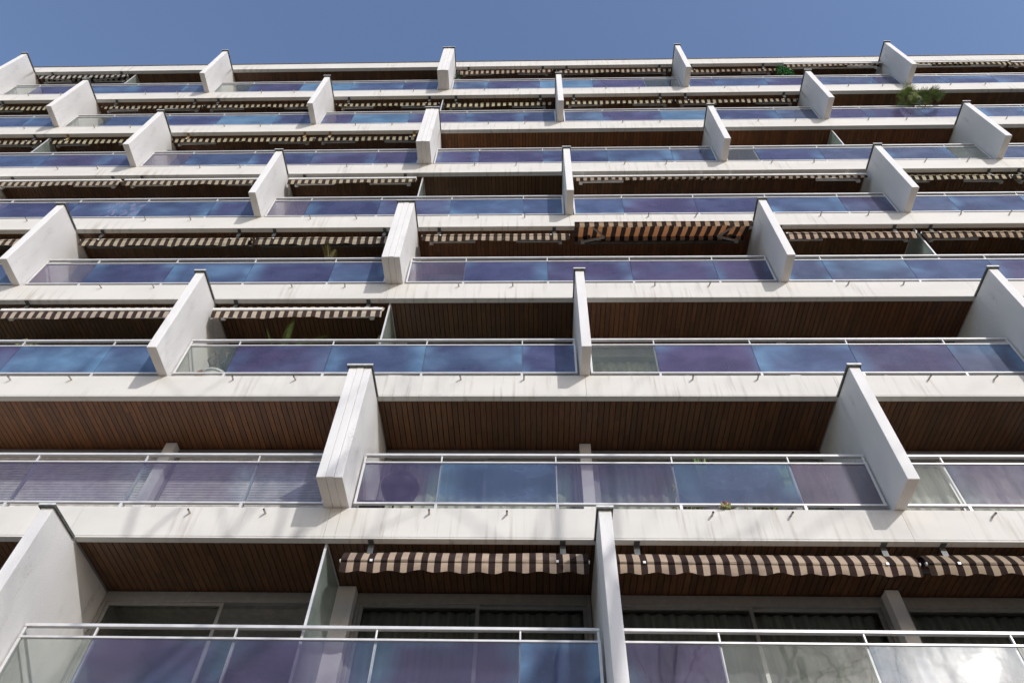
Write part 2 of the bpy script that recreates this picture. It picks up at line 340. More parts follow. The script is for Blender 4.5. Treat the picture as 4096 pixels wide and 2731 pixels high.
def thing(name, label, cat, loc=(0, 0, 0), group=None):
    o = bpy.data.objects.new(name, None); COL.objects.link(o); o.location = loc; o.empty_display_size = .2
    o['label'] = label; o['category'] = cat
    if group: o['group'] = group
    return o
def link(me, name, parent, loc, color=None):
    o = bpy.data.objects.new(name, me); COL.objects.link(o); o.parent = parent; o.location = loc
    if color: o.color = color
    return o

ROWNAME = {8: 'top row', 7: 'second row from the top', 6: 'third row from the top', 5: 'fourth row from the top', 4: 'fifth row from the top',
           3: 'third row from the bottom', 2: 'second row from the bottom', 1: 'lowest row'}
ORD = ['leftmost', 'second from left', 'third from left', 'fourth from left', 'fifth from left', 'sixth from left', 'seventh from left']

# ------------------------------------------------------------------ ground
bm = BM(); box(bm, -400, 400, -400, 400, -2.9, -2.58); g = obj('ground', bm, M['ground']); g['kind'] = 'structure'
bm = BM(); box(bm, -60, 60, -9.2, 1.3, -2.576, -2.45); g = obj('pavement', bm, plain('sandy_paving', (.40, .34, .27), .9), bevel=.02); g['kind'] = 'structure'

# ------------------------------------------------------------------ the building
B = thing('apartment_building', 'tall white apartment block with long stacked balconies and slanting white divider walls', 'building', (0, 0, -2.45))
BZ = 2.45                                                   # children are given in world coordinates shifted up by this
def W(x, y, z): return (x, y, z + BZ)
# floor slabs, cut at every joint by a 6 mm gap
prof = [(0, 0), (0, -.480), (.014, -.480), (.014, -.490), (-.004, -.490), (-.004, -HF), (.105, -HF), (.105, -.45), (1.62, -.45), (1.62, 0)]
cuts_even, cuts_odd = EVEN, ODD
SPOUT = [-.33, -.193, .161, .301]
for k in range(1, 10):
    bm = BM()
    xs = sorted([X0, X1] + [x + s*(halfw(x)*.42 if halfw(x) > .1 else 0) for x in (fins(k) + fins(k+1)) for s in ((-1, 1) if halfw(x) > .1 else (1,))])
    for a, b in zip(xs, xs[1:]):
        if b-a > .01: prism_x(bm, prof, a+.002, b-.002)
    s = obj('roof_slab' if k == 9 else 'balcony_slab', bm, M['slab'], B, W(dx(k), 0, H*k))
    if k < 9:
        bm = BM()
        for a, b in zip(xs, xs[1:]):
            if b-a > .3: box(bm, a+.01, b-.01, .10, SW-.005, .0005, .004)
        obj('added_bounce_floor', bm, M['bounce_floor'], s)  # unseen layer added to darken and warm the light bounced onto soffits
    if k == 9:
        bm = BM(); xx = X0
        while xx < X1:
            e = min(X1, xx + rnd.uniform(1.9, 2.6)); box(bm, xx, e-.008, -.022, .4, .002, .030 + rnd.uniform(0, .006)); xx = e
        obj('roof_flashing', bm, plain('brown_flashing', (.17, .14, .12), .6, .2, .3), s)
    else:
        bm = BM()
        me = None
        fx = fins(k)
        for a, b in zip(fx, fx[1:]):
            mid = next((x for x in fins(k+1) if a < x < b), (a+b)/2)
            for x in (mid-2.30, mid-1.24, mid+1.53, mid+2.58):
                if not (a+.25 < x < b-.25): continue
                if me is None:
                    b2 = BM(); tube(b2, [(0, .05, .01), (0, -.03, 0), (0, -.10, -.012)], .0145, 10, cap=False)
                    tube(b2, [(0, -.10, -.012), (0, -.05, -.004)], .0105, 10, cap=False)
                    o = obj('drain_spout', b2, M['pipe'], s, (x, 0, -.105), smooth=True); me = o.data
                else:
                    o = link(me, 'drain_spout', s, (x, 0, -.105))
                o.rotation_euler = (rnd.uniform(-.12, .12), 0, rnd.uniform(-.15, .15))
        bm.free()
# divider walls
def divider(x, row):
    hw = halfw(x); zb, zt = H*row, H*(row+1) - HF
    bm = BM()
    if hw > .1:
        for a, b, yy in ((-hw, -hw*.30, 0), (-hw*.28, hw*.34, -.005), (hw*.36, hw, .003)): box(bm, a, b, -D+yy, SW+.1, 0, zt-zb-.002)
    else: box(bm, -hw, hw, -D, SW+.1, 0, zt-zb-.002)
    o = obj('divider_wall', bm, M['stucco'], B, W(x+dx(row), 0, zb+.004), bevel=.008)
    bm = BM(); box(bm, -hw-.024, hw+.024, -D-.038, -.006, -.026, .012)
    c = obj('coping', bm, M['zinc'], o, (0, 0, zt-zb)); 
    bm = BM(); box(bm, -hw-.028, hw+.028, -D-.046, -D-.0385, -.006, .024)
    obj('coping_sunlit_edge', bm, M['edge'], o, (0, 0, zt-zb))  # pale strip paints the sunlit front edge of the coping
    return o
for row in range(1, 9):
    for x in fins(row):
        if row % 2 and x < -20: pass
        divider(x, row)
# timber soffits, one per bay
def soffit(a, b, row, tint):
    w = b-a; bm = BM()
    box(bm, 0, w, .106, SW+.05, .016, .03, 1)
    i = 0; P = .0925
    while i*P < w-.02:
        box(bm, i*P+.006, min(w, (i+1)*P-.006), .108 + rnd.uniform(0, .004), SW+.04, 0, .0155, 0); i += 1
    o = obj('wood_soffit', bm, [M['soffit'], M['dark']], B, W(a, 0, H*(row+1)-HF+.028), color=tint, flip=False)
    return o
TINT = {(6, 2): (2.1, 1.75, 1.45, 1), (6, 3): (1.75, 1.4, 1.2, 1), (4, 2): (1.6, 1.3, 1.15, 1), (2, 1): (1.75, 1.5, 1.25, 1), (2, 0): (1.6, 1.4, 1.2, 1), (2, 4): (1.5, 1.2, 1, 1), (1, 1): (1.35, 1.2, 1.05, 1), (3, 3): (1.3, 1.1, 1, 1)}  # stain per bay; second-row left tints also paint in warm bounced light
for row in range(1, 9):
    f = [X0] + fins(row) + [X1]
    for i, (a, b) in enumerate(zip(f, f[1:])):
        a2 = a + (halfw(a) if i else 0) + dx(row); b2 = b - (halfw(b) if i < len(f)-2 else 0) + dx(row)
        if b2-a2 < .3: continue
        v = rnd.uniform(.85, 1.15); v *= 1.3 if row >= 5 else 1.12; soffit(a2, b2, row, TINT.get((row, i-1), (v, v*rnd.uniform(.92, 1.04), v*.95, 1)))
# pillars on the window line and windows between them
for row in range(1, 9):
    allx = sorted(fins(row) + fins(row+1)); zb, zt = H*row, H*(row+1) - HF + .012
    for x in fins(row+1):
        w = .19 if abs(x-JOINT) < .05 else .095
        bm = BM(); box(bm, -w, w, 1.09, SW+.12, 0, zt-zb); obj('pillar', bm, M['stucco'], B, W(x+dx(row), 0, zb+.004), bevel=.006)
    for i, (a, b) in enumerate(zip(allx, allx[1:])):
        wa = .19 if abs(a-JOINT) < .05 else .095; wb = .19 if abs(b-JOINT) < .05 else .095
        x0, x1 = a+wa+.002+dx(row), b-wb-.002+dx(row); w = x1-x0; h = zt-zb-.004
        bm = BM()
        for q in ((0, .06, 0, h), (w-.06, w, 0, h), (.0605, w-.0605, 0, .06), (.0605, w-.0605, h-.16, h)): box(bm, q[0], q[1], 0, .09, q[2], q[3])
        o = obj('window', bm, M['frame'], B, W(x0, SW, zb+.002), bevel=.004)
        split = w*(.52 if row != 1 or a > -6 else .53); closed = True
        opened = row == 1 and -6.6 < a < -6
        shut = row == 2 and a < -4
        for (p0, p1, yy) in ((.061, split+.03, .02), (split-.03, w-.061, .052)):
            if shut: continue
            if opened and p0 > 1: continue
            bm = BM()
            for q in ((p0, p0+.05, .061, h-.161), (p1-.05, p1, .061, h-.161), (p0+.0505, p1-.0505, .061, .11), (p0+.0505, p1-.0505, h-.21, h-.161)): box(bm, q[0], q[1], yy, yy+.03, q[2], q[3])
            sash = obj('sash', bm, M['frame'], o)
            bm = BM(); box(bm, p0+.04, p1-.04, yy+.012, yy+.018, .10, h-.20); obj('pane', bm, M['window'], o)
        if shut:
            bm = BM(); z = .065
            while z < h-.165:
                prism_x(bm, [(.034, z+.004), (.026, z+.012), (.022, z+.025), (.026, z+.042), (.034, z+.052), (.05, z+.052), (.05, z+.004)], .062, w-.062); z += .056
            obj('roller_shutter', bm, M['shutter'], o)
        else:
            # what stands behind the pane: curtains hanging in folds
            if not opened:
                bm = BM(); cols = []
                n_ = int(w/.035); amp = .03
                for j in range(n_+1):
                    x = .08 + (w-.16)*j/n_; y = .22 + amp*math.sin(j*1.15+rnd.uniform(-.4, .4))
                    cols.append((bm.verts.new((x, y, .03)), bm.verts.new((x, y, h-.17))))
                for c0, c1 in zip(cols, cols[1:]): bm.faces.new((c0[0], c1[0], c1[1], c0[1]))
                t = .42 if row == 1 else rnd.uniform(.6, 1.)
                obj('curtain', bm, M['curtain'], o, smooth=True, color=(t, t, t*.97, 1), flip=False)
# rooms behind the glass: one deep box per storey (side and back walls, ceiling)
for row in range(1, 9):
    bm = BM(); zb, zt = H*row, H*(row+1)-HF
    box(bm, X0, X1, 5.0, 5.2, .0, H-.46)
    box(bm, X0, X1, 1.63, 4.99, H-HF-.02, H-.1)
    box(bm, X0, X1, 1.63, 4.99, -.3, -.01)
    for x in sorted(EVEN+ODD): box(bm, x-.08, x+.08, 1.39, 4.99, .0, H-HF-.03)
    obj('room_shell', bm, M['room'], B, W(dx(row), 0, zb))
# plain base storey under the first balconies and end walls
bm = BM(); box(bm, X0, X1, .9, 1.1, 0, 2.45+H-HF-.02)
obj('base_wall', bm, M['wall'], B, (0, 0, 0))
for x in (X0-.25, X1+.002):
    bm = BM(); box(bm, x, x+.245, -.0, 5.2, 0, BZ+H*9); obj('end_wall', bm, M['stucco'], B)

# ------------------------------------------------------------------ glass railings
GL = dict(P=(.096, .080, .180, .74, .45), I=(.076, .082, .188, .76, .65), B=(.086, .122, .245, .76, .85), C=(.15, .28, .44, .78, .7),
          A=(.085, .128, .235, .55, .8), T=(.38, .44, .38, .09, .35), L=(.27, .22, .34, .26, .5), S=(.110, .135, .235, .70, .8), W=(.45, .50, .52, .40, .8), Q=(.125, .098, .205, .29, .7))  # S greyed for sky reflection, W whitened for cloud reflection, both in the colour
GLNAME = dict(P='purple', I='indigo', B='blue', C='sky blue', A='deep blue', T='clear', L='pale lilac', S='slate blue', W='painted cloud-white', Q='see-through purple')
PANES = {8: ['IPS', 'TPBIS', 'TPCBI', 'SPCPT', 'PBPSI', 'SISSS', 'S'], 7: ['IBBII', 'BIIBB', 'TBICI', 'PCPII', 'SPCIS', 'PPISS', 'SSS'],
         6: ['IPI', 'PIBPI', 'LBIPP', 'PPIBS', 'TISST', 'SSSSS', 'S'], 5: ['IBI', 'IIPIB', 'PIIBI', 'LIPBB', 'BPIBP', 'SISSP', 'SS'],
         4: ['IBI', 'PIBIB', 'LIBII', 'LIPPP', 'SSBPS', 'SSPS', 'S'], 3: ['IBI', 'PBPIB', 'PPPBB', 'TPBII', 'TPBPS', 'TPSPS', 'S'],
         2: ['QPQ', 'QQPQQ', 'QQQQQ', 'QAQAL', 'TQQSQ', 'QQSS', 'S'], 1: ['QTQ', 'QQTQQ', 'TQQQT', 'TQQQB', 'QTWTS', 'TWSQS', 'S']}
_bar_cache = {}
def railing(a, b, row, codes, label):
    x0, x1 = a + halfw(a) + .03 + dx(row), b - halfw(b) - .035 + dx(row)
    o = thing('balcony_railing', label, 'railing', (x0, .05, H*row), 'glass balcony railings')
    w = x1-x0; px = [0] + [p+dx(row)-x0 for p in posts(row) if a+.4 < p < b-.4] + [w]
    bm = BM(); box(bm, 0, w, -.024, .034, 1.012, 1.053); obj('top_rail', bm, M['alu'], o, bevel=.006)
    bm = BM(); box(bm, 0, w, -.020, .022, .868, .895); obj('middle_rail', bm, M['alu'], o, bevel=.004)
    bm = BM(); box(bm, 0, w, -.024, .024, .100, .130); obj('bottom_rail', bm, M['alu'], o, bevel=.004)
    for e, q in ((0, .001), (w-.036, .0)):
        bm = BM(); box(bm, e, e+.035, -.016, .018, .1305, .8675); box(bm, e, e+.03, -.012, .016, .8955, 1.0115); obj('end_post', bm, M['alu'], o, bevel=.003)
    for p in px[1:-1]:
        bm = BM(); box(bm, p-.010, p+.010, -.012, .022, .8955, 1.0115); box(bm, p-.015, p+.015, .0245, .060, .02, .9)
        box(bm, p-.020, p+.020, -.022, .0235, .004, .0995)
        obj('post', bm, M['alu'], o, bevel=.003)
    for i, (p, q) in enumerate(zip(px, px[1:])):
        c = codes[i % len(codes)]; r_, g_, b_, hz, lift = GL[c]
        l0 = .037 if i == 0 else .0045; l1 = .038 if i == len(px)-2 else .0045
        bm = BM(); box(bm, 0, q-p-l0-l1, -.006, .006, 0, .737)
        j = rnd.uniform(.88, 1.12)
        gp = obj('glass_panel', bm, M['glass'], o, (p+l0, 0, .1304), color=(r_*j, g_*j, b_*j, hz)); gp['lift'] = float(lift*rnd.uniform(.8, 1.1)); gp['peel'] = 1.0 if (row == 5 and b < -6 and i == 2) else 0.0
        if row == 1 or row == 2 or c in 'TLW': gp['label'] = GLNAME[c] + ' glass panel'
    return o
for row in range(1, 9):
    f = [X0] + fins(row) + [X1]; vis = 0
    vw = {8: (-18.3, 16.4), 7: (-16.5, 15), 6: (-15, 14), 5: (-13.8, 12.9), 4: (-12, 11.6), 3: (-10.2, 10.2), 2: (-8.6, 8.5), 1: (-7.2, 7.4)}[row]
    for i, (a, b) in enumerate(zip(f, f[1:])):
        if b-a < .9: continue
        cs = PANES[row][i]
        inview = b > vw[0] and a < vw[1]
        if not inview: continue
        names = []
        for c in cs:
            if GLNAME[c] not in names: names.append(GLNAME[c])
        nm = ' and '.join(names[:2]) if len(names) > 1 else names[0]
        lab = '%s glass railing, %s, %s span' % (nm, ROWNAME[row], ORD[vis])
        railing(a, b, row, cs, lab); vis += 1

# ------------------------------------------------------------------ awnings
def awning(row, xl, xr, y, z, kind, fab, v0, v1, label, droop=0., arms=True, brk='bracket', ext=0.):
    """xl..xr front bar, y/z of the front bar relative to slab face / slab underside; v0,v1 valance heights; ext = how far it is let out"""
    d = dx(row); o = thing('striped_awning', label, 'awning', (xl, 0, H*(row+1)-HF), 'striped awnings under the balconies')
    w = xr-xl; seed = rnd.uniform(0, 9); fade = rnd.uniform(.84, 1.12); fcol = (fade, fade*rnd.uniform(.97, 1.02), fade*rnd.uniform(.93, 1.04), 1); fm = M[fab]; white = kind == 'W'
    def sag(x): return droop*math.sin(math.pi*min(1, max(0, x/w)))**2 + .006*math.sin(x*3.1+seed)
    # front bar
    bm = BM()
    if white: box(bm, 0, w, y-.03, y+.03, z-.065, z)
    else: tube(bm, [(0, y, z), (w, y, z)], .020, 10)
    obj('front_bar', bm, M['white'] if white else fm, o, smooth=not white, bevel=.006 if white else 0)
    if not white:
        for e in (-.012, w-.002):
            bm = BM(); tube(bm, [(e, y, z), (e+.014, y, z)], .024, 10); obj('end_cap', bm, M['edge'], o)
        for e in (.38, w-.42):
            bm = BM(); box(bm, e, e+.035, y-.03, y-.016, z-.020, z+.012); obj('clip', bm, M['edge'], o)
    yb, zb = (.24 if ext else y+(.19 if kind == 'R' else .105)), -.145
    # fabric from the roller to the front bar
    if ext: path = [(y+(yb-y)*t, z+.02+(zb+.05-z-.02)*t - .035*math.sin(math.pi*t)) for t in (i/12 for i in range(13))]
    elif white: path = [(y+.031, z-.008), (y+.05, z+.02), (y+.08, z+.05), (yb, zb+.05)]
    else: path = [(y-.020, z+.004), (y-.016, z+.02), (y-.004, z+.05), (y+.012, z+.085), (y+.03, z+.12), (y+.058, min(-.075, z+.165)), (y+.08, min(-.065, z+.19)), (yb, zb+.06)]
    nx = max(8, int(w/.0435)); bm = BM(); rows_ = []
    for (py, pz) in path:
        rows_.append([bm.verts.new((w*i/nx, py + .004*math.sin(i*.31+seed), pz + (.005*math.sin(i*.17+seed*2) if not ext else 0))) for i in range(nx+1)])
    for A, C in zip(rows_, rows_[1:]):
        for i in range(nx): bm.faces.new((A[i], A[i+1], C[i+1], C[i]))
    obj('canopy', bm, fm, o, smooth=True, flip=False, color=fcol)
    # valance with a scalloped hem
    bm = BM(); top = z-.066 if white else z-.022; A = []; nv = max(16, int(w/.02)); steps = 4
    for i in range(nv+1):
        x = w*i/nv; hh = v0+(v1-v0)*x/w; hh = max(.03, hh - (.034 if kind == 'R' else .018)*(.5-.5*math.cos(2*math.pi*x/.385+seed)) - sag(x))
        bow = .010*math.sin(x*5.2+seed)+.006*math.sin(x*11+seed)
        A.append([bm.verts.new((x, y + (.0 if white else -.004) + bow*(s/steps) + .03*(s/steps)**2, top - hh*s/steps)) for s in range(steps+1)])
    for p, q in zip(A, A[1:]):
        for s in range(steps): bm.faces.new((p[s], q[s], q[s+1], p[s+1]))
    obj('valance', bm, fm, o, smooth=True, flip=False, color=fcol)
    # roller and torsion bar at the back
    bm = BM(); tube(bm, [(.03, yb, zb), (w-.03, yb, zb)], .048, 12); obj('roller', bm, fm, o, smooth=True)
    if kind in 'RO' or row == 8: bm = BM(); box(bm, .02, w-.02, yb+.02, yb+.06, zb-.125, zb-.085)
    if kind in 'RO' or row == 8: obj('support_bar', bm, M['white'] if white else M['bracket'], o)
    # brackets screwed to the lip of the slab
    for e in (.30, w-.36) if w < 5 else (.22, w*.5-.42, w*.5+.3, w-.42):
        bm = BM(); box(bm, e, e+.075, .012, .108, -.010, -.002); box(bm, e, e+.075, .1085, .118, -.17, -.002); box(bm, e+.01, e+.065, .1185, yb+.03, -.19, -.165)
        br = obj('bracket', bm, M[brk] if not white or brk != 'bracket' else M['bracket'], o)
        bm = BM()
        for s in (.02, .055): tube(bm, [(e+s, .05, -.016), (e+s, .05, -.009)], .006, 6)
        obj('screw', bm, M['black'], br)
    # folding arms
    if arms:
        am = M['white'] if white else M['armgrey']; L = min(1.05, w*.30); az = z-.135 if white else z-.10
        for s, e in ((1, .20), (-1, w-.20)):
            bm = BM(); ya = yb-.01; ye = y+.06
            if ext:
                el = (e+s*.46, (y+yb)/2+.10, (z+zb)/2-.10)
                bar(bm, (e, yb, zb-.12), el, .035, .05); bar(bm, el, (e+s*.10, y+.03, z-.01), .03, .04)
            else:
                bar(bm, (e, ya, az+.01), (e+s*L, ya-.015, az-.012), .03, .045); bar(bm, (e+s*L, ya-.055, az-.006), (e+s*.12, ye-.01, az+.03), .026, .036)
            ar = obj('folding_arm', bm, am, o)
            bm = BM(); tube(bm, [(e, yb, (zb-.12 if ext else az)-.035), (e, yb, (zb-.12 if ext else az)+.06)], .034, 10); box(bm, e-.04, e+.04, yb-.01, yb+.05, (zb-.12 if ext else az)-.02, zb-.06)
            obj('shoulder_joint', bm, am, ar)
    return o
AW = [
 (1, -2.49, .71, .05, -.31, 'R', 'fabA', .135, .135, 'brown and beige striped awning in the lowest row, beside the frosted glass screen', {'arms': False}),
 (1, 1.02, 4.88, .05, -.315, 'R', 'fabA', .135, .135, 'long brown and beige awning in the lowest row, in the middle of its three', {'arms': False}),
 (1, 4.98, 8.25, .05, -.30, 'R', 'fabA', .135, .135, 'brown and beige awning in the lowest row, cut by the right edge', {'arms': False}),
 (3, -10.23, -6.42, .04, -.27, 'W', 'fabB', .19, .18, 'white-fronted striped awning, third row from the bottom, left of the divider wall', {}),
 (3, -6.10, -2.85, .04, -.275, 'W', 'fabB', .19, .165, 'white-fronted striped awning above the feathery palm, third row from the bottom', {}),
 (4, -13.70, -10.52, .09, -.33, 'R', 'fabB', .19, .19, 'striped awning at the left edge, fifth row from the top', {'arms': False}),
 (4, -10.04, -6.26, .09, -.34, 'R', 'fabB', .19, .20, 'striped awning with slanting scalloped valance, fifth row from top, second from left', {'arms': False}),
 (4, -6.12, -2.98, .09, -.33, 'R', 'fabB', .19, .17, 'striped awning over the small palm fronds, fifth row from the top', {'arms': False}),
 (4, -2.42, .80, .05, -.315, 'T', 'fabA', .155, .135, 'rolled beige striped awning with loose valance, left of the extended orange awning', {}),
 (4, .90, 4.66, -.33, -.45, 'O', 'fabO', .13, .12, 'extended awning with orange-lit underside between two divider walls', {'ext': 1.}),
 (4, 5.10, 8.24, .05, -.315, 'T', 'fabA', .15, .14, 'rolled striped awning with torn valance, right of the extended awning, left of frosted screen', {}),
 (4, 8.36, 11.60, .05, -.32, 'T', 'fabA', .13, .12, 'rolled striped awning right of the frosted screen, fifth row from the top', {}),
 (5, -13.70, -10.42, .03, -.205, 'W', 'fabB', .18, .17, 'white-fronted striped awning at the left edge, fourth row from the top', {}),
 (5, -10.32, -6.45, .03, -.205, 'W', 'fabB', .18, .17, 'white-fronted striped awning, fourth row from top, second from left', {}),
 (5, -6.13, -2.90, .03, -.22, 'W', 'fabB', .18, .12, 'white-fronted striped awning ending beside the frosted screen, fourth row from the top', {}),
 (5, 1.00, 8.21, .03, -.22, 'W', 'fabA', .115, .10, 'longest white-fronted awning with four folded arms, fourth row from the top', {'droop': .05, 'brk': 'white'}),
 (5, 8.55, 11.62, .05, -.34, 'T', 'fabD', .12, .10, 'rolled striped awning right of the tall divider wall, fourth row from the top', {}),
 (5, 11.69, 15.10, .05, -.345, 'T', 'fabD', .10, .10, 'rolled striped awning at the right edge, fourth row from the top', {}),
 (6, -17.20, -13.98, .09, -.32, 'T', 'fabD', .13, .12, 'sagging striped awning at the left edge, third row from top, left of its screen', {'droop': .02}),
 (6, -13.67, -10.55, .08, -.31, 'T', 'fabD', .14, .14, 'rolled striped awning right of a frosted screen, third row from top, second from left', {'brk': 'ochre'}),
 (6, -10.17, -6.15, .08, -.31, 'T', 'fabD', .12, .12, 'rolled striped awning on ochre brackets, third row from top, third from left', {'brk': 'ochre'}),
 (6, -6.09, -3.02, .08, -.31, 'T', 'fabD', .11, .11, 'rolled striped awning beside the wide ribbed divider wall, third row from the top', {'brk': 'ochre'}),
 (7, -17.20, -14.05, .12, -.31, 'T', 'fabD', .13, .16, 'rolled awning at the left edge, second row from the top', {}),
 (7, -13.51, -10.33, .13, -.33, 'T', 'fabD', .09, .09, 'rolled striped awning, second row from top, second from left', {}),
 (7, -10.25, -6.48, .13, -.31, 'T', 'fabD', .10, .10, 'rolled striped awning, second row from top, third from left', {}),
 (7, -6.10, -2.90, .13, -.33, 'T', 'fabD', .10, .10, 'rolled striped awning left of the small screen, second row from the top', {}),
 (7, -2.73, .57, .15, -.35, 'T', 'fabD', .19, .10, 'rolled awning with valance drooping at its left end, second row from the top', {}),
 (7, .95, 4.28, .13, -.33, 'T', 'fabD', .15, .10, 'rolled striped awning, second row from top, right of the narrow central divider wall', {}),
 (7, 4.40, 8.09, .13, -.33, 'T', 'fabD', .16, .10, 'rolled striped awning, second row from top, rightmost of its row', {}),
 (8, -17.05, -13.95, .06, -.27, 'R', 'fabC', .20, .08, 'white and dark striped awning with crumpled canopy, top row, leftmost', {}),
 (8, -2.52, .68, .06, -.30, 'T', 'fabA', .24, .10, 'striped awning with long hanging valance beside the wide divider wall, top row', {}),
 (8, .83, 4.65, .07, -.33, 'T', 'fabA', .17, .12, 'evenly striped awning right of the long-valance awning, top row', {}),
 (8, 5.05, 8.14, .10, -.36, 'T', 'fabA', .16, .08, 'rolled striped awning left of the green hanging plant, top row', {}),
 (8, 8.42, 11.68, -.03, -.235, 'W', 'fabA', .17, .05, 'white-fronted awning with wavy valance right of the green hanging plant, top row', {'droop': .0}),
 (8, 12.02, 15.82, -.03, -.235, 'W', 'fabD', .05, .20, 'white-fronted awning with valance blown over its bar, top row', {'droop': .05}),
 (8, 15.89, 18.55, -.01, -.27, 'W', 'fabA', .20, .16, 'white-fronted awning at the right edge, top row', {}),
]
for a in AW: awning(*a[:10], **a[10])

# ------------------------------------------------------------------ frosted partition screens
SC = [(1, -2.76, 'frosted glass partition screen in the lowest row, left of a striped awning'), (3, -2.76, 'greenish glass partition screen beside the cacti, third row from the bottom'),
      (5, -2.78, 'slim frosted partition screen in the fourth row from the top'), (7, -2.80, 'small frosted partition screen in the second row from the top'),
      (4, 8.37, 'frosted partition screen with blotchy stain, fifth row from the top'), (6, 8.36, 'pale green partition screen in the third row from the top, far from any awning'),
      (6, -13.89, 'frosted partition screen between two awnings, third row from the top'), (8, -13.78, 'cloudy partition screen at the end of the crumpled awning, top row')]
for row, x, lab in SC:
    o = thing('partition_screen', lab, 'screen', (x+.0, 0, H*row+.004), 'partition screens between balconies')
    hh = H-HF+.02
    bm = BM(); box(bm, -.006, .006, .14, 1.07, .06, hh-.03); obj('glass_sheet', bm, M['frost'], o)
    bm = BM(); box(bm, -.016, .016, .12, .1395, 0, hh); box(bm, -.016, .016, .14, 1.07, 0, .0595); box(bm, -.016, .016, .14, 1.07, hh-.0295, hh); obj('frame', bm, M['alu'], o)

# ------------------------------------------------------------------ plants and balcony furniture
def blade(bm, p, d, up, L, wid, bend, n=5):
    """one narrow pointed leaf"""
    d = Vector(d).normalized(); s = d.cross(Vector(up)).normalized(); A = []
    for i in range(n+1):
        t = i/n; c = Vector(p) + d*(L*t) + Vector((0, 0, -bend*t*t)); ww = wid*(math.sin(math.pi*(.12+.88*t))**.7 if t < 1 else 0)
        A.append((bm.verts.new(c - s*ww), bm.verts.new(c + s*ww)))
    for a, b in zip(A, A[1:]): bm.faces.new((a[0], a[1], b[1], b[0]))
def fan_palm(bm, c, rad, n, rng):
    for i in range(n):
        az = rng.uniform(0, 2*math.pi); el = rng.uniform(-.15, 1.35); q = Vector((math.cos(az)*math.cos(el), math.sin(az)*math.cos(el), math.sin(el)))
        hub = Vector(c) + q*rad*rng.uniform(.42, .62); tube(bm, [c, hub], [.008, .005], 4)
        side = q.orthogonal().normalized(); side = (Matrix.Rotation(rng.uniform(0, 6), 3, q) @ side)
        for k in range(22):
            a = -1.75 + 3.5*k/21; dd = (q*math.cos(a) + side*math.sin(a)); blade(bm, hub, dd, q.cross(side), rad*rng.uniform(.42, .55)*(.75+.25*math.cos(a)), .011, rng.uniform(0, .05), 3)
def feather(bm, p, d, L, bend, n=26, leaf=.16, wid=.006):
    d = Vector(d).normalized(); pts = [Vector(p) + d*(L*t) + Vector((0, 0, -bend*t*t)) for t in (i/n for i in range(n+1))]
    tube(bm, pts, [.007*(1-.8*i/n) for i in range(n+1)], 4)
    s = d.cross(Vector((0, 0, 1)));  s = s.normalized() if s.length > .05 else Vector((1, 0, 0))
    for i in range(3, n):
        t = i/n; ll = leaf*math.sin(math.pi*(.12+.85*t))**.6; dr = (pts[i]-pts[i-1]).normalized()
        for sg in (-1, 1): blade(bm, pts[i], dr*.75 + s*sg*.7 + Vector((0, 0, -.1)), (0, 0, 1) if abs(dr.z) < .9 else (0, 1, 0), ll, wid, .02, 3)
def pot(o, mat, r=.16, h=.3, name='pot', loc=(0, 0, 0)):
    bm = BM(); lathe(bm, [(r*.7, 0), (r*.95, h*.85), (r*1.06, h*.86), (r*1.06, h), (r*.9, h), (r*.88, h-.03)]); return obj(name, bm, mat, o, loc, smooth=False, bevel=.003)
rg = random.Random(21)
# fan palm, second row from top
z7 = H*7+.004
o = thing('fan_palm', 'bushy green fan palm rising over the railing, second row from the top', 'palm', (11.36, .36, z7))
pot(o, M['terracotta'], .24, .36)
bm = BM(); tube(bm, [(-.02, 0, .3), (-.12, -.22, .8), (-.15, -.33, 1.15)], [.05, .045, .05], 8); tube(bm, [(.03, 0, .3), (.12, -.2, .8), (.18, -.3, 1.05)], [.05, .045, .05], 8); obj('trunk', bm, M['bark'], o)
bm = BM(); fan_palm(bm, (-.15, -.33, 1.15), .72, 20, rg); fan_palm(bm, (.18, -.30, 1.05), .66, 18, rg); obj('crown', bm, M['palm'], o, flip=False)
# hanging green plant, top row
z8 = H*8+.004
o = thing('leafy_plant', 'bright green bushy plant beside the white-fronted awning, top row', 'plant', (8.36, .16, z8))
pot(o, M['pot'], .14, .3, loc=(0, .2, 0))
bm = BM(); tube(bm, [(0, .2, .25), (0, .1, 1.2), (0, 0, 1.75)], [.02, .015, .01], 6); obj('stem', bm, M['bark'], o)
bm = BM()
for i in range(650):
    t = rg.random(); c = Vector((rg.gauss(0, .085)+.08*(1-t), rg.gauss(-.02, .09), 1.32+.70*t))
    blade(bm, c, (rg.gauss(0, 1), rg.gauss(0, 1), rg.gauss(-.2, .7)), (rg.gauss(0, 1), 1, rg.gauss(0, 1)), rg.uniform(.05, .10), .016, .02, 3)
obj('foliage', bm, M['ivy'], o, flip=False)
o = thing('climbing_plant', 'small dark green climber against the wide divider wall, top row', 'plant', (-2.50, .12, z8))
pot(o, M['pot'], .12, .26, loc=(.05, .1, 0))
bm = BM(); tube(bm, [(.05, .1, .25), (.02, .08, 1.2), (0, .05, 2.0)], [.015, .012, .008], 6); obj('stem', bm, M['bark'], o)
bm = BM()
for i in range(350): blade(bm, (rg.gauss(.0, .045), rg.gauss(.03, .05), rg.uniform(1.15, 2.05)), (rg.gauss(0, 1), rg.gauss(0, 1), rg.gauss(0, .7)), (0, 1, .3), rg.uniform(.05, .09), .016, .02, 3)
obj('foliage', bm, mat_leaf('dark_leaf', (.012, .035, .01), (.03, .08, .02)), o, flip=False)
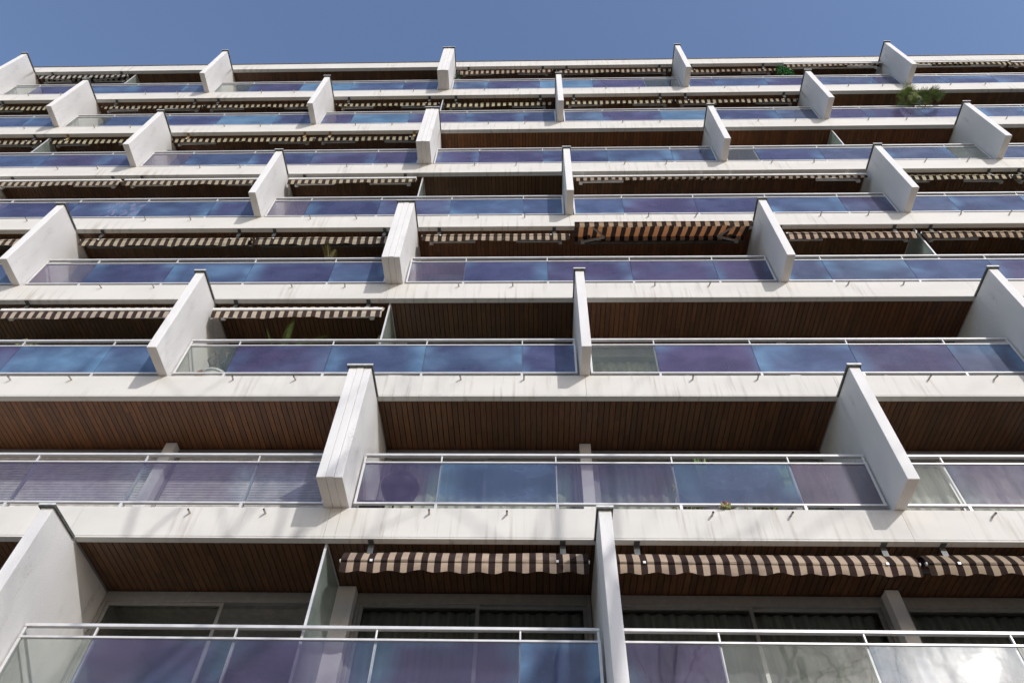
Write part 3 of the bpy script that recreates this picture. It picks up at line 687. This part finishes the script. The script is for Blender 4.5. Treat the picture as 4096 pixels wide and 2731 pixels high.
# date palm fronds, fifth row from top
z4 = H*4+.004
o = thing('palm_plant', 'small yellowing palm with two fronds above the railing, fifth row from the top', 'palm', (-4.34, .24, z4))
pot(o, M['pot'], .15, .34, loc=(0, .12, 0))
bm = BM(); tube(bm, [(0, .12, .3), (.02, -.02, 1.0)], [.03, .025], 6); obj('trunk', bm, M['bark'], o)
bm = BM()
for d_, L, b_ in (((-.36, .0, 1), .98, .02), ((.10, -.1, 1), .62, .02), ((-.1, -.3, .8), .8, .2), ((.5, .1, .5), .7, .2), ((.3, .3, .9), .7, .2)): feather(bm, (.02, -.02, 1.0), d_, L, b_, leaf=.13, wid=.005)
obj('fronds', bm, M['frond'], o, flip=False)
# feathery palm, third row from bottom
z3 = H*3+.004
o = thing('palm_plant', 'tall feathery green palm rising above the railing, third row from the bottom', 'palm', (-4.54, .20, z3))
pot(o, M['terracotta'], .16, .34, loc=(0, .16, 0))
bm = BM(); tube(bm, [(0, .16, .3), (0, .05, .62)], [.05, .04], 8); obj('trunk', bm, M['bark'], o)
bm = BM()
for d_, L, b_ in (((-.02, -.06, 1), 1.40, .0), ((-.42, -.05, 1), 1.12, .10), ((.75, -.05, 1), 1.25, .25), ((.4, .0, 1), .98, .2), ((-.7, .1, .8), .9, .3), ((.9, .0, .7), .95, .3), ((.25, .3, 1), .9, .2), ((-.95, -.1, .6), .8, .25)):
    feather(bm, (0, .05, .62), d_, L, b_, 30, .15, .0045)
obj('fronds', bm, mat_leaf('green_frond', (.07, .14, .02), (.20, .30, .06)), o, flip=False)
# cacti
def cactus(x, row, h, r, lab, y=.38, dx_=0.):
    o = thing('potted_cactus', lab, 'cactus', (x, y, H*row+.004)); pot(o, M['terracotta'], .13, .26)
    bm = BM(); seg = 14; prof = [(.5, .22), (.9, .4), (1, h*.6), (1, h-.1), (.8, h-.03), (.3, h)]
    rings = [[bm.verts.new((dx_*z + r*k*(1+.16*(j % 2))*math.cos(2*math.pi*j/seg), r*k*(1+.16*(j % 2))*math.sin(2*math.pi*j/seg), z)) for j in range(seg)] for k, z in prof]
    for a, b in zip(rings, rings[1:]):
        for j in range(seg): bm.faces.new((a[j], a[(j+1) % seg], b[(j+1) % seg], b[j]))
    bm.faces.new(rings[-1]); bm.faces.new(list(reversed(rings[0]))); obj('stem', bm, M['cactus'], o); return o
cactus(-2.88, 3, 1.66, .045, 'tall yellow-green cactus peeping above the railing beside the screen', .42)
cactus(-3.22, 3, 1.18, .05, 'shorter pale cactus behind blue glass, left of the tallest cactus', .32, .12)
cactus(-3.55, 3, 1.25, .05, 'leftmost pale cactus behind the blue glass beside the palm', .34, .10)
# pots with succulents behind the clear pane, third row from the bottom
o = thing('potted_succulent', 'twisted succulent in a terracotta pot behind the clear pane', 'plant', (-5.72, .35, z3)); pot(o, M['terracotta'], .20, .34)
bm = BM()
for s in (-1, 1):
    tube(bm, [(0, 0, .3), (s*.10, -.02, .5), (s*.05, 0, .66), (s*.16, 0, .84), (s*.12, 0, 1.05)], [.02, .018, .016, .014, .01], 6)
    tube(bm, [(s*.05, 0, .66), (-s*.04, 0, .8), (-s*.02, .0, .92)], [.012, .01, .008], 6)
obj('stem', bm, M['bark'], o, smooth=True)
bm = BM()
for c in ((-.12, 0, 1.07), (.12, 0, 1.07), (.02, 0, .94), (-.02, 0, .94)):
    for i in range(14): blade(bm, c, (rg.gauss(0, 1), rg.gauss(0, 1), rg.uniform(.2, 1)), (0, 1, .2), .05, .012, .02, 3)
obj('rosettes', bm, M['pink'], o, flip=False)
o = thing('flower_pot', 'pale round flower pot standing behind the clear pane', 'pot', (-5.55, .30, z3)); pot(o, M['pot'], .23, .3, 'bowl')
bm = BM(); lathe(bm, [(.18, 0), (.2, .01), (.16, .03)]); obj('soil', bm, M['bark'], o, (0, 0, .262))
o = thing('pink_plant', 'dark pink rosette plant against the divider wall shade, third row from the bottom', 'plant', (-5.72, .95, z3)); pot(o, M['terracotta'], .12, .26)
bm = BM(); tube(bm, [(0, 0, .2), (.02, 0, 1.0), (0, 0, 1.62)], [.02, .015, .01], 6); obj('stem', bm, M['bark'], o)
bm = BM()
for i in range(60): blade(bm, (rg.gauss(0, .03), rg.gauss(0, .03), 1.64+rg.gauss(0, .03)), (rg.gauss(0, 1), rg.gauss(0, 1), rg.uniform(0, 1)), (0, 1, .2), .10, .022, .03, 3)
obj('petals', bm, M['pink'], o, flip=False)
# yellow leaves at the left edge, third row from the bottom
o = thing('leafy_plant', 'small yellow-green plant above the railing at the left edge', 'plant', (-9.42, .3, z3)); pot(o, M['pot'], .14, .28)
bm = BM(); tube(bm, [(0, 0, .2), (0, 0, 1.2)], [.014, .01], 6); obj('stem', bm, M['bark'], o)
bm = BM()
for i in range(60): blade(bm, (rg.gauss(0, .07), rg.gauss(0, .06), 1.22+rg.gauss(0, .05)), (rg.gauss(0, 1), rg.gauss(0, 1), rg.gauss(.2, .4)), (0, 1, .2), .09, .024, .03, 3)
obj('foliage', bm, M['cactus'], o, flip=False)
# second row from the bottom: leafy plants, table with pots, folding chairs, grill
z2 = H*2+.004
def strap(x, lab, h, n=7):
    o = thing('strap_leaf_plant', lab, 'plant', (x, .36, z2)); pot(o, M['pot'], .14, .28)
    bm = BM()
    for i in range(n): blade(bm, (rg.gauss(0, .02), rg.gauss(0, .02), .26), (rg.gauss(0, .05), rg.gauss(0, .06), 1), (0, 1, 0), h*rg.uniform(.75, 1), .022, .0, 6)
    obj('leaves', bm, mat_leaf('strap_leaf', (.06, .16, .02), (.16, .28, .04)), o, flip=False)
strap(2.53, 'green strap-leaved plant above the railing, left of the table', 1.30)
strap(3.74, 'low green leafy plant peeping over the railing near the right divider wall', 1.06)
o = thing('round_table', 'round white table behind the blue pane, second row from the bottom', 'table', (2.82, .58, z2))
bm = BM(); lathe(bm, [(.30, .70), (.33, .705), (.33, .725), (.30, .73)], seg=28); obj('tabletop', bm, M['pot'], o)
bm = BM(); tube(bm, [(0, 0, .02), (0, 0, .70)], .025, 8); 
for a in range(3): bar(bm, (0, 0, .05), (.26*math.cos(a*2.1), .26*math.sin(a*2.1), .012), .03, .025)
obj('pedestal', bm, M['frame'], o)
for i, (x, lab) in enumerate(((2.66, 'white flower pot on the round table, left one'), (2.84, 'taller white pot on the round table, middle one'), (3.00, 'small white pot on the round table, right one'))):
    o = thing('flower_pot', lab, 'pot', (x, .5, z2+.731)); pot(o, M['pot'], .075, (.13, .17, .11)[i], 'bowl')
    bm = BM(); lathe(bm, [(.05, 0), (.062, .01), (.05, .02)]); obj('soil', bm, M['bark'], o, (0, 0, (.13, .17, .11)[i]-.035))
def chair(x, lab):
    o = thing('folding_chair', lab, 'chair', (x, .40, z2), 'lime folding chairs')
    for yy in (0, .36):
        bm = BM(); bar(bm, (-.2, yy, .012), (.18, yy, .45), .018, .018); bar(bm, (.2, yy+.022, .012), (-.24, yy+.022, .80), .018, .018); obj('side_frame', bm, M['lime'], o)
    bm = BM()
    for i in range(6): box(bm, -.18+i*.062, -.13+i*.062, .03, .35, .452, .466)
    obj('seat', bm, M['lime'], o)
    bm = BM()
    for i in range(3): box(bm, -.245+i*.012, -.232+i*.012, .03, .35, .76-.07*i, .81-.07*i)
    obj('backrest', bm, M['lime'], o)
chair(2.30, 'lime folding chair behind the blue pane, left of the round table'); chair(3.36, 'lime folding chair behind the blue pane, right of the round table')
o = thing('kettle_grill', 'dark covered grill behind the purple pane beside the wide divider wall', 'grill', (-1.98, .42, z2))
bm = BM(); lathe(bm, [(.08, .50), (.24, .58), (.29, .70), (.29, .74), (.25, .84), (.12, .92), (.03, .93)], seg=24); obj('kettle', bm, M['black'], o, smooth=True)
for a in range(3):
    bm = BM(); tube(bm, [(.18*math.cos(a*2.1), .18*math.sin(a*2.1), .56), (.3*math.cos(a*2.1), .3*math.sin(a*2.1), .0)], .014, 8); obj('leg', bm, M['black'], o)
bm = BM(); tube(bm, [(-.05, 0, .93), (-.05, 0, .97), (.05, 0, .97), (.05, 0, .93)], .01, 6); obj('handle', bm, M['black'], o)
o = thing('storage_box', 'low dark box standing on the floor behind the first purple pane', 'box', (-2.32, .36, z2))
bm = BM(); box(bm, -.16, .16, -.14, .16, 0, .28); obj('body', bm, M['black'], o, bevel=.02)
bm = BM(); box(bm, -.17, .17, -.15, .17, .2805, .32); obj('lid', bm, M['black'], o, bevel=.02)
o = thing('flower_plant', 'tiny red and yellow flower growing at the slab edge under the blue pane', 'flower', (2.62, -.01, z2))
bm = BM()
for i in range(26): blade(bm, (rg.gauss(0, .03), rg.gauss(-.01, .02), .0), (rg.gauss(0, .6), rg.gauss(-.3, .4), 1), (0, 1, 0), rg.uniform(.05, .12), .012, .02, 3)
obj('leaves', bm, M['cactus'], o, flip=False)
bm = BM()
for i in range(16): blade(bm, (rg.gauss(0, .035), rg.gauss(-.02, .02), rg.uniform(.02, .1)), (rg.gauss(0, 1), rg.gauss(-.4, .6), rg.gauss(0, .5)), (0, 1, .3), .03, .012, .0, 3)
obj('petals', bm, M['red'], o, flip=False)
# long-handled brush, fifth row from the top at the right; blue thing by the wide fin, third row from the top
o = thing('brush', 'turquoise-headed brush leaning above the railing near the right edge', 'brush', (10.86, .5, z4))
bm = BM(); tube(bm, [(.10, .1, 0), (0, -.1, 1.5)], .012, 8); obj('handle', bm, M['pot'], o)
bm = BM(); tube(bm, [(.005, -.09, 1.44), (-.012, -.115, 1.60)], [.022, .030], 10); obj('head', bm, M['turq'], o)
o = thing('small_windmill', 'little blue windmill by the wide divider wall, third row from the top', 'ornament', (-2.50, .45, H*6+.004))
bm = BM(); tube(bm, [(0, 0, 0), (0, -.05, 1.62)], .008, 6); obj('stick', bm, M['pot'], o)
bm = BM()
for i in range(6): blade(bm, (0, -.06, 1.62), (math.cos(i*1.047), -.1, math.sin(i*1.047)), (0, 1, .2), .11, .03, 0, 3)
obj('blades', bm, plain('blue_foil', (.06, .08, .35), .4), o, flip=False)
o = thing('dry_grass_plant', 'thin pale grass tips above the railing, second row from the top', 'plant', (-8.42, .3, z7)); pot(o, M['pot'], .14, .28)
bm = BM()
for i in range(16): blade(bm, (rg.gauss(0, .12), 0, .25), (rg.gauss(0, .12), rg.gauss(0, .1), 1), (0, 1, 0), rg.uniform(.85, 1.12), .006, .05, 5)
obj('leaves', bm, M['frond'], o, flip=False)

# ------------------------------------------------------------------ bare street trees behind the camera: their shadows and reflections fall on the lower floors
def bare_tree(x, y, h, seed, lab):
    rr = random.Random(seed); o = thing('bare_tree', lab, 'tree', (x, y, -2.58), 'bare street trees')
    tb, bb = BM(), BM()
    def grow(bm, p, d, L, r, depth):
        pts, rad = [p], [r]; q = d.normalized(); n_ = 4
        for i in range(n_):
            q = (q + Vector((rr.gauss(0, .10), rr.gauss(0, .10), rr.gauss(.03, .06)))).normalized()
            pts.append(pts[-1] + q*(L/n_)); rad.append(r*(1-.45*(i+1)/n_))
        if pts[-1].y + y > -9.0: return
        tube(bm, pts, rad, 7 if depth < 2 else (5 if depth < 4 else 3), cap=False)
        if depth >= 7 or rad[-1] < .003: return
        k = rr.choice((2, 3)) if depth else 4
        for i in range(k):
            s = q.orthogonal().normalized(); s = Matrix.Rotation(rr.uniform(0, 6.28), 3, q) @ s
            grow(bb, pts[-1 if i < 2 else rr.choice((-2, -3))], q*rr.uniform(.7, 1.1) + s*rr.uniform(.35, .85), L*rr.uniform(.62, .82), rad[-1]*rr.uniform(.6, .85), depth+1)
    grow(tb, Vector((0, 0, -.02)), Vector((0, 0, 1)), h*.30, h*.016, 0)
    obj('trunk', tb, M['bark'], o, smooth=True, flip=False); obj('branches', bb, M['bark'], o, smooth=True, flip=False)
for a in ((1.0, -12.4, 25, 3, 'bare street tree with wide crown behind the pavement, left one'), (8.5, -12.8, 26, 11, 'bare street tree behind the pavement, middle one'), (16.5, -13.0, 25, 5, 'bare street tree behind the pavement, right one')): bare_tree(*a)
